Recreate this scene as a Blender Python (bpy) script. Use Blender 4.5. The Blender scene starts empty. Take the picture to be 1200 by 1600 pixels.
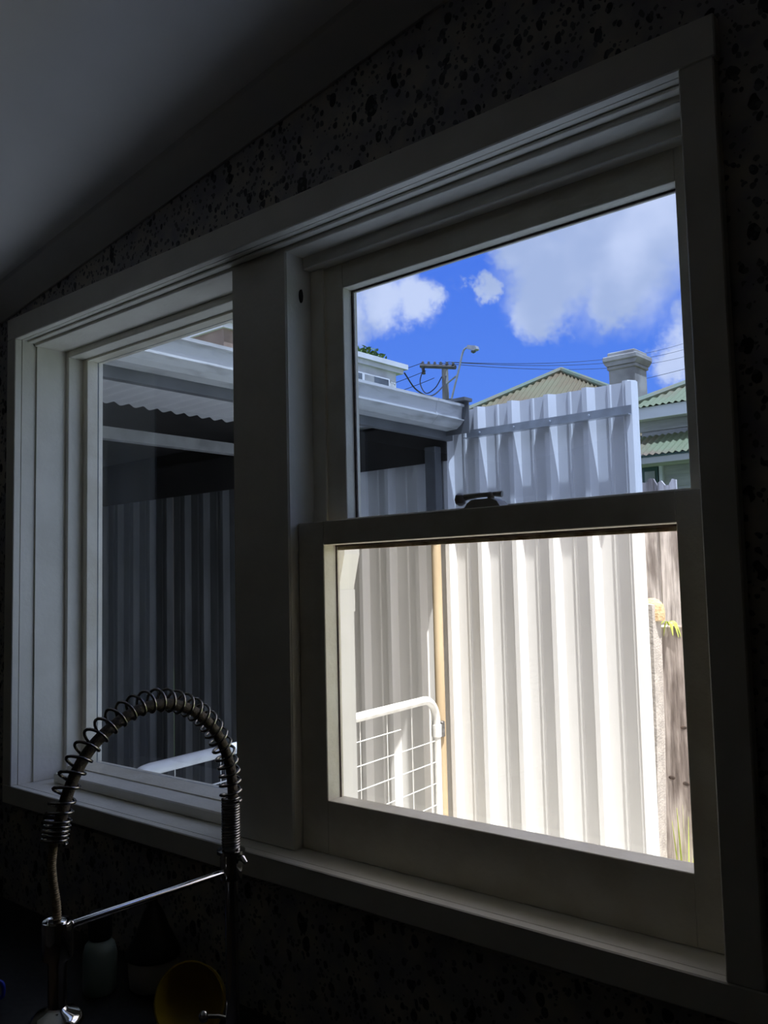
import bpy, math, random
from mathutils import Vector, Matrix

random.seed(7)
scene = bpy.context.scene
COL = scene.collection

# ------------------------------------------------------------------ camera
cam_data = bpy.data.cameras.new('camera')
cam = bpy.data.objects.new('camera', cam_data)
COL.objects.link(cam)
_r = Vector((0.7616023, 0.6476270, -0.0232631))
_u = Vector((0.0697180, -0.0461928, 0.9964967))
_f = Vector((-0.6442836, 0.7605560, 0.0803318))
M4 = Matrix.Identity(4)
for i in range(3):
    M4[i][0] = _r[i]; M4[i][1] = _u[i]; M4[i][2] = -_f[i]
M4.translation = Vector((0.0, -1.15, 1.67))
cam.matrix_world = M4
cam_data.sensor_fit = 'HORIZONTAL'
cam_data.sensor_width = 36.0
cam_data.lens = 36.0 * 1360.9 / 1200.0
cam_data.clip_start = 0.02
cam_data.clip_end = 600
scene.camera = cam

# ------------------------------------------------------------------ colour management
vs = scene.view_settings
scene.display_settings.display_device = 'sRGB'
vs.view_transform = 'Standard'
vs.look = 'None'
vs.gamma = 1.0
vs.use_curve_mapping = False
vs.exposure = 0.5
scene.cycles.diffuse_bounces = 8
scene.cycles.glossy_bounces = 6
scene.cycles.transparent_max_bounces = 24
scene.cycles.max_bounces = 16
scene.cycles.sample_clamp_indirect = 4.0
scene.cycles.caustics_reflective = False
scene.cycles.caustics_refractive = False

# ------------------------------------------------------------------ world: blue sky with fair-weather cumulus
SUN_DIR = Vector((0.33, -0.125, 1.0)).normalized()
world = bpy.data.worlds.new('sky')
scene.world = world
world.use_nodes = True
wt = world.node_tree
wt.nodes.clear()
def WN(kind, **kw):
    n = wt.nodes.new(kind)
    for k, v in kw.items():
        setattr(n, k, v)
    return n
def WL(a, b):
    wt.links.new(a, b)
def wmath(op, a, b=None, clamp=False):
    n = WN('ShaderNodeMath', operation=op, use_clamp=clamp)
    for i, s in enumerate((a, b)):
        if s is None: continue
        if isinstance(s, (int, float)): n.inputs[i].default_value = s
        else: WL(s, n.inputs[i])
    return n.outputs[0]
def wrange(v, a, b, c=0.0, d=1.0, smooth=True):
    n = WN('ShaderNodeMapRange', interpolation_type='SMOOTHSTEP' if smooth else 'LINEAR')
    WL(v, n.inputs[0])
    for i, s in enumerate((a, b, c, d)):
        n.inputs[1 + i].default_value = s
    return n.outputs[0]
tc = WN('ShaderNodeTexCoord')
direction = tc.outputs['Generated']
sep = WN('ShaderNodeSeparateXYZ'); WL(direction, sep.inputs[0])
ramp = WN('ShaderNodeValToRGB'); WL(sep.outputs[2], ramp.inputs[0])
cr = ramp.color_ramp
cr.elements[0].position = 0.0; cr.elements[0].color = (0.50, 0.74, 1.15, 1)
cr.elements[1].position = 1.0; cr.elements[1].color = (0.11, 0.27, 0.90, 1)
e = cr.elements.new(0.18); e.color = (0.26, 0.50, 1.18, 1)
e = cr.elements.new(0.42); e.color = (0.135, 0.33, 1.08, 1)
# ragged cloud edges: displace the direction with fractal noise
nz = WN('ShaderNodeTexNoise'); WL(direction, nz.inputs['Vector'])
nz.inputs['Scale'].default_value = 13.0; nz.inputs['Detail'].default_value = 7.0
nz.inputs['Roughness'].default_value = 0.68
sub = WN('ShaderNodeVectorMath', operation='SUBTRACT'); WL(nz.outputs['Color'], sub.inputs[0]); sub.inputs[1].default_value = (0.5, 0.5, 0.5)
scl = WN('ShaderNodeVectorMath', operation='SCALE'); WL(sub.outputs[0], scl.inputs[0]); scl.inputs['Scale'].default_value = 0.10
warped = WN('ShaderNodeVectorMath', operation='ADD'); WL(direction, warped.inputs[0]); WL(scl.outputs[0], warped.inputs[1])
CLOUDS = [(-0.3903, 0.8501, 0.3536, 0.092), (-0.4553, 0.8273, 0.3331, 0.062), (-0.4718, 0.8323, 0.2931, 0.034),
          (-0.3266, 0.8675, 0.3851, 0.100), (-0.4068, 0.8636, 0.3029, 0.036), (-0.4747, 0.8075, 0.3603, 0.040),
          (-0.6137, 0.7260, 0.3129, 0.036), (-0.5810, 0.7496, 0.3151, 0.034), (-0.5640, 0.7620, 0.3205, 0.024),
          (-0.5190, 0.7920, 0.3200, 0.016), (-0.3569, 0.9064, 0.2300, 0.028), (-0.3295, 0.9106, 0.2554, 0.044),
          (-0.66, 0.69, 0.30, 0.05), (-0.25, 0.93, 0.26, 0.06), (-0.78, 0.52, 0.33, 0.07), (-0.16, 0.92, 0.38, 0.09)]
mask = None
for cx, cy, cz, cr_ in CLOUDS:
    dd = WN('ShaderNodeVectorMath', operation='DISTANCE'); WL(warped.outputs[0], dd.inputs[0]); dd.inputs[1].default_value = (cx, cy, cz)
    m = wrange(dd.outputs['Value'], cr_ * 1.22, cr_ * 0.50)
    mask = m if mask is None else wmath('MAXIMUM', mask, m)
# dense cloud added over the unseen sky to brighten the sill and reveals
nz2 = WN('ShaderNodeTexNoise'); WL(direction, nz2.inputs['Vector'])
nz2.inputs['Scale'].default_value = 3.1; nz2.inputs['Detail'].default_value = 6.0; nz2.inputs['Roughness'].default_value = 0.6
far = WN('ShaderNodeVectorMath', operation='DISTANCE'); WL(direction, far.inputs[0]); far.inputs[1].default_value = (-0.47, 0.83, 0.30)
gen = wmath('MULTIPLY', wrange(nz2.outputs[0], 0.33, 0.50), wrange(far.outputs['Value'], 0.27, 0.48))
mask = wmath('MAXIMUM', mask, gen)
# grey bases and bright edges inside the clouds
nz3 = WN('ShaderNodeTexNoise'); WL(direction, nz3.inputs['Vector'])
nz3.inputs['Scale'].default_value = 9.0; nz3.inputs['Detail'].default_value = 4.0
cc = WN('ShaderNodeMix', data_type='RGBA'); WL(wrange(nz3.outputs[0], 0.36, 0.62), cc.inputs[0])
cc.inputs[6].default_value = (1.0, 0.98, 1.02, 1); cc.inputs[7].default_value = (1.5, 1.36, 1.28, 1)
mx = WN('ShaderNodeMix', data_type='RGBA'); WL(wmath('MULTIPLY', mask, 0.93), mx.inputs[0])
WL(ramp.outputs[0], mx.inputs[6]); WL(cc.outputs[2], mx.inputs[7])
bg = WN('ShaderNodeBackground'); WL(mx.outputs[2], bg.inputs[0]); bg.inputs[1].default_value = 1.0
wo = WN('ShaderNodeOutputWorld'); WL(bg.outputs[0], wo.inputs[0])

# ------------------------------------------------------------------ sun
sd = bpy.data.lights.new('sun', 'SUN')
sd.energy = 7.8; sd.angle = math.radians(0.55); sd.color = (1.0, 0.97, 0.93)
sun = bpy.data.objects.new('sun', sd); COL.objects.link(sun)
sun.rotation_mode = 'QUATERNION'
sun.rotation_quaternion = SUN_DIR.to_track_quat('Z', 'Y')
sun.location = (3, -2, 12)

# ------------------------------------------------------------------ materials
MATS = {}
def nodes_of(name):
    m = bpy.data.materials.new(name); m.use_nodes = True
    t = m.node_tree; b = t.nodes['Principled BSDF']
    MATS[name] = m
    return m, t, b
def N(t, kind, **kw):
    n = t.nodes.new(kind)
    for k, v in kw.items(): setattr(n, k, v)
    return n
def mat(name, c1, c2=None, rough=0.5, metal=0.0, scale=6.0, detail=5.0, stretch=(1, 1, 1), lo=0.4, hi=0.65, bump=0.0, bscale=60.0, spec=0.5, rvar=0.0):
    m, t, b = nodes_of(name)
    b.inputs['Roughness'].default_value = rough
    b.inputs['Metallic'].default_value = metal
    b.inputs['Specular IOR Level'].default_value = spec
    tcn = N(t, 'ShaderNodeTexCoord')
    mp = N(t, 'ShaderNodeMapping'); t.links.new(tcn.outputs['Object'], mp.inputs[0]); mp.inputs['Scale'].default_value = stretch
    no = N(t, 'ShaderNodeTexNoise'); t.links.new(mp.outputs[0], no.inputs['Vector'])
    no.inputs['Scale'].default_value = scale; no.inputs['Detail'].default_value = detail
    r = N(t, 'ShaderNodeValToRGB'); t.links.new(no.outputs[0], r.inputs[0])
    r.color_ramp.elements[0].position = lo; r.color_ramp.elements[0].color = (*c1, 1)
    r.color_ramp.elements[1].position = hi; r.color_ramp.elements[1].color = (*(c2 or [x * 0.93 for x in c1]), 1)
    t.links.new(r.outputs[0], b.inputs['Base Color'])
    if rvar:
        mr = N(t, 'ShaderNodeMapRange'); t.links.new(no.outputs[0], mr.inputs[0])
        mr.inputs[3].default_value = rough - rvar; mr.inputs[4].default_value = rough + rvar
        t.links.new(mr.outputs[0], b.inputs['Roughness'])
    if bump:
        n2 = N(t, 'ShaderNodeTexNoise'); t.links.new(mp.outputs[0], n2.inputs['Vector'])
        n2.inputs['Scale'].default_value = bscale; n2.inputs['Detail'].default_value = 4.0
        bp = N(t, 'ShaderNodeBump'); bp.inputs['Strength'].default_value = bump; bp.inputs['Distance'].default_value = 0.01
        t.links.new(n2.outputs[0], bp.inputs['Height']); t.links.new(bp.outputs[0], b.inputs['Normal'])
    return m
mat('trim_paint', (0.83, 0.80, 0.71), (0.76, 0.73, 0.64), rough=0.45, scale=9, bump=0.08, bscale=90)
mat('sash_paint', (0.83, 0.79, 0.67), (0.74, 0.69, 0.56), rough=0.42, scale=14, bump=0.10, bscale=120)
mat('ceiling_paint', (0.82, 0.81, 0.79), rough=0.85, scale=3)
mat('cornice_paint', (0.86, 0.85, 0.82), rough=0.8, scale=4)
mat('room_wall', (0.22, 0.185, 0.14), (0.18, 0.15, 0.115), rough=0.8, scale=2)
mat('floor_boards', (0.16, 0.105, 0.06), (0.11, 0.07, 0.04), rough=0.5, scale=8, stretch=(1, 12, 1))
mat('bench_stone', (0.012, 0.012, 0.013), (0.03, 0.03, 0.032), rough=0.35, scale=60)
mat('chrome', (0.74, 0.75, 0.76), (0.68, 0.69, 0.70), rough=0.07, metal=1.0, scale=20)
mat('chrome_dull', (0.55, 0.54, 0.52), (0.42, 0.40, 0.37), rough=0.28, metal=1.0, scale=60)
mat('spring_steel', (0.40, 0.39, 0.38), (0.30, 0.29, 0.28), rough=0.22, metal=1.0, scale=50)
mat('hose_rubber', (0.16, 0.12, 0.08), (0.08, 0.06, 0.045), rough=0.42, scale=200, bump=0.4, bscale=420)
mat('fence_shaded', (0.20, 0.205, 0.20), (0.13, 0.135, 0.13), rough=0.5, scale=4, stretch=(3, 3, 0.5))  # same fence with the carport shade painted in as dark grey
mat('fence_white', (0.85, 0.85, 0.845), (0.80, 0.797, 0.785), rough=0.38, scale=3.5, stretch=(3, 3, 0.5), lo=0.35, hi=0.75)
mat('fence_galv', (0.50, 0.53, 0.56), (0.40, 0.42, 0.44), rough=0.35, metal=0.6, scale=25)
mat('post_cream', (0.62, 0.50, 0.33), (0.50, 0.38, 0.24), rough=0.6, scale=8, stretch=(1, 1, 0.2))
mat('gate_white', (0.82, 0.82, 0.80), (0.70, 0.69, 0.66), rough=0.35, scale=16)
mat('hinge_steel', (0.30, 0.30, 0.31), (0.12, 0.11, 0.10), rough=0.5, metal=0.7, scale=60)
mat('gutter_white', (0.58, 0.59, 0.58), (0.20, 0.20, 0.19), rough=0.5, scale=5, stretch=(4, 1.2, 6), lo=0.50, hi=0.80)
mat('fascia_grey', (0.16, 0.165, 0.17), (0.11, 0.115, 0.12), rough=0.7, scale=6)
mat('roof_underside', (0.80, 0.80, 0.79), (0.70, 0.70, 0.69), rough=0.6, scale=3)
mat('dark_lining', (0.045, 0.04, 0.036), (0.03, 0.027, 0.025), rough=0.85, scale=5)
mat('beam_pale', (0.36, 0.36, 0.35), (0.24, 0.24, 0.23), rough=0.7, scale=9)
mat('concrete', (0.60, 0.585, 0.55), (0.50, 0.485, 0.455), rough=0.9, scale=7, bump=0.2)
mat('grass', (0.10, 0.16, 0.05), (0.16, 0.18, 0.07), rough=0.95, scale=1.2)
mat('house_render', (0.72, 0.71, 0.68), (0.64, 0.63, 0.60), rough=0.8, scale=5)
mat('downpipe_white', (0.90, 0.89, 0.87), (0.86, 0.85, 0.82), rough=0.35, scale=10)
mat('white_brick', (0.74, 0.74, 0.72), (0.58, 0.57, 0.55), rough=0.85, scale=2.5)
mat('tan_brick', (0.34, 0.25, 0.19), (0.25, 0.18, 0.14), rough=0.9, scale=2.5)
mat('eave_white', (0.80, 0.80, 0.80), (0.70, 0.70, 0.70), rough=0.6, scale=2)
mat('far_glass', (0.06, 0.07, 0.08), (0.16, 0.18, 0.20), rough=0.08, scale=1.2)
mat('curtain_grey', (0.40, 0.40, 0.39), (0.30, 0.30, 0.30), rough=0.9, scale=5)
mat('pole_timber', (0.34, 0.32, 0.29), (0.22, 0.20, 0.18), rough=0.9, scale=4, stretch=(4, 4, 0.4))
mat('pole_hardware', (0.12, 0.11, 0.10), (0.07, 0.065, 0.06), rough=0.6, scale=10)
mat('lamp_grey', (0.45, 0.46, 0.47), (0.36, 0.37, 0.38), rough=0.45, metal=0.3, scale=8)
mat('hose_braid', (0.46, 0.38, 0.24), (0.30, 0.24, 0.15), rough=0.4, metal=0.35, scale=150)
mat('cable_black', (0.02, 0.02, 0.022), rough=0.6)
mat('roof_rust', (0.20, 0.135, 0.065), (0.21, 0.20, 0.10), rough=0.65, scale=1.1, lo=0.38, hi=0.66)
mat('roof_green', (0.19, 0.215, 0.115), (0.23, 0.145, 0.095), rough=0.65, scale=1.4, lo=0.50, hi=0.70)
mat('ridge_cap', (0.17, 0.23, 0.16), (0.24, 0.22, 0.14), rough=0.6, scale=3)
mat('chimney_render', (0.44, 0.42, 0.38), (0.27, 0.25, 0.23), rough=0.9, scale=3.0, bump=0.3, bscale=20)
mat('weatherboard', (0.50, 0.49, 0.46), (0.38, 0.37, 0.35), rough=0.75, scale=4, stretch=(0.4, 1, 4))
mat('trim_green', (0.05, 0.10, 0.08), (0.035, 0.07, 0.06), rough=0.5, scale=6)
mat('leaf_green', (0.14, 0.22, 0.06), (0.22, 0.30, 0.09), rough=0.7, scale=6)
mat('weed_green', (0.42, 0.55, 0.08), (0.55, 0.62, 0.14), rough=0.6, scale=30)
mat('sandstone', (0.62, 0.46, 0.28), (0.42, 0.28, 0.15), rough=0.95, scale=40, bump=0.6, bscale=90)
mat('post_concrete', (0.50, 0.46, 0.43), (0.38, 0.35, 0.33), rough=0.95, scale=22, bump=0.4, bscale=120)
mat('bottle_pale', (0.30, 0.38, 0.35), (0.24, 0.32, 0.29), rough=0.3, scale=10)
mat('black_plastic', (0.012, 0.012, 0.013), rough=0.4)
mat('jar_white', (0.60, 0.57, 0.53), (0.52, 0.49, 0.46), rough=0.35, scale=10)
mat('yellow_plastic', (0.42, 0.30, 0.02), (0.36, 0.25, 0.015), rough=0.4, scale=8)
mat('blue_plastic', (0.03, 0.06, 0.60), (0.02, 0.04, 0.45), rough=0.3, scale=8)
mat('lock_grey', (0.52, 0.48, 0.42), (0.40, 0.37, 0.32), rough=0.5, scale=40)
mat('hole_dark', (0.01, 0.01, 0.01), rough=0.9)
mat('putty_dark', (0.06, 0.045, 0.04), (0.14, 0.10, 0.08), rough=0.8, scale=50)
mat('putty_cream', (0.52, 0.46, 0.34), (0.30, 0.20, 0.12), rough=0.8, scale=45)

# weathered timber with long vertical grain, dark streaks and knots
def timber(name, base, dark):
    m, t, b = nodes_of(name)
    b.inputs['Roughness'].default_value = 0.85
    tcn = N(t, 'ShaderNodeTexCoord'); mp = N(t, 'ShaderNodeMapping'); t.links.new(tcn.outputs['Object'], mp.inputs[0])
    mp.inputs['Scale'].default_value = (14, 14, 0.9)
    n1 = N(t, 'ShaderNodeTexNoise'); t.links.new(mp.outputs[0], n1.inputs['Vector']); n1.inputs['Scale'].default_value = 5; n1.inputs['Detail'].default_value = 8
    r = N(t, 'ShaderNodeValToRGB'); t.links.new(n1.outputs[0], r.inputs[0])
    r.color_ramp.elements[0].position = 0.32; r.color_ramp.elements[0].color = (*dark, 1)
    r.color_ramp.elements[1].position = 0.58; r.color_ramp.elements[1].color = (*base, 1)
    mp2 = N(t, 'ShaderNodeMapping'); t.links.new(tcn.outputs['Object'], mp2.inputs[0]); mp2.inputs['Scale'].default_value = (5, 5, 1.3)
    n2 = N(t, 'ShaderNodeTexNoise'); t.links.new(mp2.outputs[0], n2.inputs['Vector']); n2.inputs['Scale'].default_value = 2.2; n2.inputs['Detail'].default_value = 5
    r2 = N(t, 'ShaderNodeValToRGB'); t.links.new(n2.outputs[0], r2.inputs[0])
    r2.color_ramp.elements[0].position = 0.42; r2.color_ramp.elements[0].color = (0.42, 0.40, 0.39, 1)
    r2.color_ramp.elements[1].position = 0.60; r2.color_ramp.elements[1].color = (1, 1, 1, 1)
    mu = N(t, 'ShaderNodeMix', data_type='RGBA', blend_type='MULTIPLY'); mu.inputs[0].default_value = 1.0
    t.links.new(r.outputs[0], mu.inputs[6]); t.links.new(r2.outputs[0], mu.inputs[7])
    t.links.new(mu.outputs[2], b.inputs['Base Color'])
    bp = N(t, 'ShaderNodeBump'); bp.inputs['Strength'].default_value = 0.5; bp.inputs['Distance'].default_value = 0.006
    t.links.new(n1.outputs[0], bp.inputs['Height']); t.links.new(bp.outputs[0], b.inputs['Normal'])
timber('timber_grey', (0.86, 0.78, 0.74), (0.48, 0.42, 0.39))
timber('timber_dark', (0.72, 0.64, 0.60), (0.32, 0.27, 0.25))

# speckled stone-chip wall finish: grey-brown ground with dark chips of two sizes
def speckle():
    m, t, b = nodes_of('speckled_wall')
    b.inputs['Roughness'].default_value = 0.55
    tcn = N(t, 'ShaderNodeTexCoord')
    no = N(t, 'ShaderNodeTexNoise'); t.links.new(tcn.outputs['Object'], no.inputs['Vector']); no.inputs['Scale'].default_value = 30; no.inputs['Detail'].default_value = 3
    sb = N(t, 'ShaderNodeVectorMath', operation='SUBTRACT'); t.links.new(no.outputs['Color'], sb.inputs[0]); sb.inputs[1].default_value = (0.5, 0.5, 0.5)
    sc_ = N(t, 'ShaderNodeVectorMath', operation='SCALE'); t.links.new(sb.outputs[0], sc_.inputs[0]); sc_.inputs['Scale'].default_value = 0.016
    ad = N(t, 'ShaderNodeVectorMath', operation='ADD'); t.links.new(tcn.outputs['Object'], ad.inputs[0]); t.links.new(sc_.outputs[0], ad.inputs[1])
    base = N(t, 'ShaderNodeTexNoise'); t.links.new(tcn.outputs['Object'], base.inputs['Vector']); base.inputs['Scale'].default_value = 16; base.inputs['Detail'].default_value = 6
    br = N(t, 'ShaderNodeValToRGB'); t.links.new(base.outputs[0], br.inputs[0])
    br.color_ramp.elements[0].position = 0.35; br.color_ramp.elements[0].color = (0.29, 0.28, 0.31, 1)
    br.color_ramp.elements[1].position = 0.65; br.color_ramp.elements[1].color = (0.48, 0.44, 0.36, 1)
    col = br.outputs[0]
    for scale, sx, thr, dark in ((21, 1.5, 0.46, (0.015, 0.015, 0.018)), (46, 1.3, 0.52, (0.05, 0.05, 0.055)), (100, 1.0, 0.60, (0.12, 0.115, 0.12))):
        mp = N(t, 'ShaderNodeMapping'); t.links.new(ad.outputs[0], mp.inputs[0]); mp.inputs['Scale'].default_value = (sx, 1, 1); mp.inputs['Rotation'].default_value = (0, 0.5, 0)
        vo = N(t, 'ShaderNodeTexVoronoi'); t.links.new(mp.outputs[0], vo.inputs['Vector']); vo.inputs['Scale'].default_value = scale; vo.inputs['Randomness'].default_value = 1.0
        sp = N(t, 'ShaderNodeSeparateColor'); t.links.new(vo.outputs['Color'], sp.inputs[0])
        ml = N(t, 'ShaderNodeMath', operation='MULTIPLY_ADD'); t.links.new(sp.outputs[0], ml.inputs[0]); ml.inputs[1].default_value = 1.0; ml.inputs[2].default_value = thr - 1.0
        lt = N(t, 'ShaderNodeMath', operation='LESS_THAN'); t.links.new(vo.outputs['Distance'], lt.inputs[0]); t.links.new(ml.outputs[0], lt.inputs[1])
        mi = N(t, 'ShaderNodeMix', data_type='RGBA'); t.links.new(lt.outputs[0], mi.inputs[0]); t.links.new(col, mi.inputs[6]); mi.inputs[7].default_value = (*dark, 1)
        col = mi.outputs[2]
    t.links.new(col, b.inputs['Base Color'])
speckle()

def glass(name, tint):
    m = bpy.data.materials.new(name); m.use_nodes = True; t = m.node_tree; t.nodes.clear()
    lw = N(t, 'ShaderNodeLayerWeight'); lw.inputs['Blend'].default_value = 0.5
    pw = N(t, 'ShaderNodeMath', operation='POWER'); t.links.new(lw.outputs['Facing'], pw.inputs[0]); pw.inputs[1].default_value = 5.0
    ma = N(t, 'ShaderNodeMath', operation='MULTIPLY_ADD'); t.links.new(pw.outputs[0], ma.inputs[0]); ma.inputs[1].default_value = 0.95; ma.inputs[2].default_value = 0.045
    tr = N(t, 'ShaderNodeBsdfTransparent'); tr.inputs[0].default_value = (*[math.sqrt(x) for x in tint], 1)
    gl = N(t, 'ShaderNodeBsdfGlossy'); gl.inputs['Roughness'].default_value = 0.0; gl.inputs['Color'].default_value = (1, 1, 1, 1)
    mi = N(t, 'ShaderNodeMixShader'); t.links.new(ma.outputs[0], mi.inputs[0]); t.links.new(tr.outputs[0], mi.inputs[1]); t.links.new(gl.outputs[0], mi.inputs[2])
    o = N(t, 'ShaderNodeOutputMaterial'); t.links.new(mi.outputs[0], o.inputs[0])
    MATS[name] = m
glass('glass_tinted', (0.40, 0.49, 0.66))
glass('glass_film', (0.30, 0.39, 0.57))
glass('glass_clear', (0.97, 0.97, 0.95))

# ------------------------------------------------------------------ mesh helpers
class MB:
    def __init__(self): self.v = []; self.f = []
    def add(self, vs_, fs_):
        n = len(self.v); self.v += [tuple(p) for p in vs_]; self.f += [tuple(i + n for i in f) for f in fs_]; return self
    def box(self, x0, x1, y0, y1, z0, z1):
        return self.add([(x0, y0, z0), (x1, y0, z0), (x1, y1, z0), (x0, y1, z0), (x0, y0, z1), (x1, y0, z1), (x1, y1, z1), (x0, y1, z1)],
                        [(3, 2, 1, 0), (4, 5, 6, 7), (0, 1, 5, 4), (1, 2, 6, 5), (2, 3, 7, 6), (3, 0, 4, 7)])
    def bbox(self, x0, x1, y0, y1, z0, z1, b=0.003):   # box with chamfered edges
        import itertools
        X, Y, Z = (x0, x1), (y0, y1), (z0, z1)
        pts = []; idx = {}
        for i, j, k in itertools.product((0, 1), repeat=3):
            sx, sy, sz = (b if i == 0 else -b), (b if j == 0 else -b), (b if k == 0 else -b)
            for ax, p in enumerate(((X[i], Y[j] + sy, Z[k] + sz), (X[i] + sx, Y[j], Z[k] + sz), (X[i] + sx, Y[j] + sy, Z[k]))):
                idx[(i, j, k, ax)] = len(pts); pts.append(p)
        F = []
        c = Vector(((x0 + x1) / 2, (y0 + y1) / 2, (z0 + z1) / 2))
        def face(ids):
            P = [Vector(pts[q]) for q in ids]
            n = (P[1] - P[0]).cross(P[2] - P[0]); m_ = sum(P, Vector()) / len(P) - c
            F.append(tuple(ids) if n.dot(m_) > 0 else tuple(reversed(ids)))
        for s in (0, 1):
            face([idx[(s, a, b_, 0)] for a, b_ in ((0, 0), (1, 0), (1, 1), (0, 1))])
            face([idx[(a, s, b_, 1)] for a, b_ in ((0, 0), (1, 0), (1, 1), (0, 1))])
            face([idx[(a, b_, s, 2)] for a, b_ in ((0, 0), (1, 0), (1, 1), (0, 1))])
        for a, b_ in itertools.product((0, 1), repeat=2):
            face([idx[(0, a, b_, 1)], idx[(1, a, b_, 1)], idx[(1, a, b_, 2)], idx[(0, a, b_, 2)]])
            face([idx[(a, 0, b_, 0)], idx[(a, 1, b_, 0)], idx[(a, 1, b_, 2)], idx[(a, 0, b_, 2)]])
            face([idx[(a, b_, 0, 0)], idx[(a, b_, 1, 0)], idx[(a, b_, 1, 1)], idx[(a, b_, 0, 1)]])
        for i, j, k in itertools.product((0, 1), repeat=3):
            face([idx[(i, j, k, 0)], idx[(i, j, k, 1)], idx[(i, j, k, 2)]])
        return self.add(pts, F)
    def prism(self, poly, axis, a, b):          # polygon in the two other axes, extruded along axis
        def P(p, w):
            return {'x': (w, p[0], p[1]), 'y': (p[0], w, p[1]), 'z': (p[0], p[1], w)}[axis]
        n = len(poly); vs_ = [P(p, a) for p in poly] + [P(p, b) for p in poly]
        fs_ = [tuple(range(n)), tuple(range(2 * n - 1, n - 1, -1))] + [(i, i + n, (i + 1) % n + n, (i + 1) % n) for i in range(n)]
        return self.add(vs_, fs_)
    def tube(self, pts, rad, n=10, caps=True):
        pts = [Vector(p) for p in pts]; R = rad if isinstance(rad, (list, tuple)) else [rad] * len(pts)
        t0 = (pts[1] - pts[0]).normalized()
        up = Vector((0, 0, 1)) if abs(t0.z) < 0.9 else Vector((1, 0, 0))
        nrm = t0.cross(up).normalized(); vs_ = []; prev = t0
        for i, p in enumerate(pts):
            t = (pts[min(i + 1, len(pts) - 1)] - pts[max(i - 1, 0)]).normalized()
            q = prev.rotation_difference(t); nrm = (q @ nrm); nrm = (nrm - t * nrm.dot(t)).normalized(); prev = t
            bn = t.cross(nrm)
            for k in range(n):
                a = 2 * math.pi * k / n
                vs_.append(p + (nrm * math.cos(a) + bn * math.sin(a)) * R[i])
        fs_ = [(i * n + k, i * n + (k + 1) % n, (i + 1) * n + (k + 1) % n, (i + 1) * n + k) for i in range(len(pts) - 1) for k in range(n)]
        if caps:
            fs_ += [tuple(range(n - 1, -1, -1)), tuple(range((len(pts) - 1) * n, len(pts) * n))]
        return self.add(vs_, fs_)
    def lathe(self, prof, c=(0, 0, 0), n=24, M=None, caps=True):   # (radius, z) profile about a vertical axis
        vs_ = []
        for r, z in prof:
            for k in range(n):
                a = 2 * math.pi * k / n; p = Vector((r * math.cos(a), r * math.sin(a), z))
                if M: p = M @ p
                vs_.append(p + Vector(c))
        fs_ = [(i * n + k, i * n + (k + 1) % n, (i + 1) * n + (k + 1) % n, (i + 1) * n + k) for i in range(len(prof) - 1) for k in range(n)]
        if caps:
            fs_ += [tuple(range(n - 1, -1, -1)), tuple(range((len(prof) - 1) * n, len(prof) * n))]
        return self.add(vs_, fs_)
    def build(self, name, material, parent=None, smooth=False, angle=None):
        me = bpy.data.meshes.new(name); me.from_pydata(self.v, [], self.f); me.update()
        o = bpy.data.objects.new(name, me); COL.objects.link(o)
        me.materials.append(MATS[material])
        if smooth:
            me.polygons.foreach_set('use_smooth', [True] * len(me.polygons))
            try: me.set_sharp_from_angle(angle=math.radians(angle or 40))
            except Exception: pass
        if parent is not None:
            o.parent = parent
            o.matrix_parent_inverse = Matrix.Translation(-parent.location)
        return o
def tag(o, label=None, cat=None, group=None, kind=None):
    if label: o['label'] = label
    if cat: o['category'] = cat
    if group: o['group'] = group
    if kind: o['kind'] = kind
    return o
def thing(name, loc, label, cat, group=None, kind=None):
    o = bpy.data.objects.new(name, None); COL.objects.link(o); o.location = loc; o.empty_display_size = 0.1
    return tag(o, label, cat, group, kind)
def B(name, material, parent, x0, x1, y0, y1, z0, z1, bev=0.0):
    m = MB()
    m.bbox(x0, x1, y0, y1, z0, z1, bev) if bev else m.box(x0, x1, y0, y1, z0, z1)
    return m.build(name, material, parent)
def catmull(pts, per=8):
    P = [Vector(p) for p in pts]; P = [2 * P[0] - P[1]] + P + [2 * P[-1] - P[-2]]; out = []
    for i in range(1, len(P) - 2):
        for k in range(per):
            t = k / per; a, b, c, d = P[i - 1], P[i], P[i + 1], P[i + 2]
            out.append(0.5 * ((2 * b) + (c - a) * t + (2 * a - 5 * b + 4 * c - d) * t * t + (3 * b - a - 3 * c + d) * t ** 3))
    out.append(P[-2]); return out

# ================================================================== the room
def ceil_z(x): return 2.567 + 0.142 * (x + 1.5)          # raked ceiling: foot of the cornice on the window wall
RX0, RX1, RY0 = -3.0, 1.6, -3.4
WY0, WY1 = 0.02, 0.25                                    # inner and outer face of the window wall
OX0, OX1, OZ0, OZ1 = -2.33, -0.39, 1.09, 2.40            # rough opening
tag(B('floor', 'floor_boards', None, RX0, RX1, RY0, WY1, -0.1, 0.0), 'dark timber kitchen floor', 'floor', kind='structure')
w = MB()
w.box(RX0 - 0.2, OX0, WY0, WY1, 0, 3.25); w.box(OX1, RX1 + 0.2, WY0, WY1, 0, 3.25)
w.box(OX0, OX1, WY0, WY1, 0, OZ0); w.box(OX0, OX1, WY0, WY1, OZ1, 3.25)
tag(w.build('wall_front', 'speckled_wall'), 'dark speckled stone-chip wall around the window', 'wall', kind='structure')
tag(B('wall_left', 'room_wall', None, RX0 - 0.2, RX0, RY0, WY0, 0, 3.25), 'left kitchen wall', 'wall', kind='structure')
tag(B('wall_right', 'room_wall', None, RX1, RX1 + 0.2, RY0, WY0, 0, 3.25), 'right kitchen wall', 'wall', kind='structure')
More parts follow.
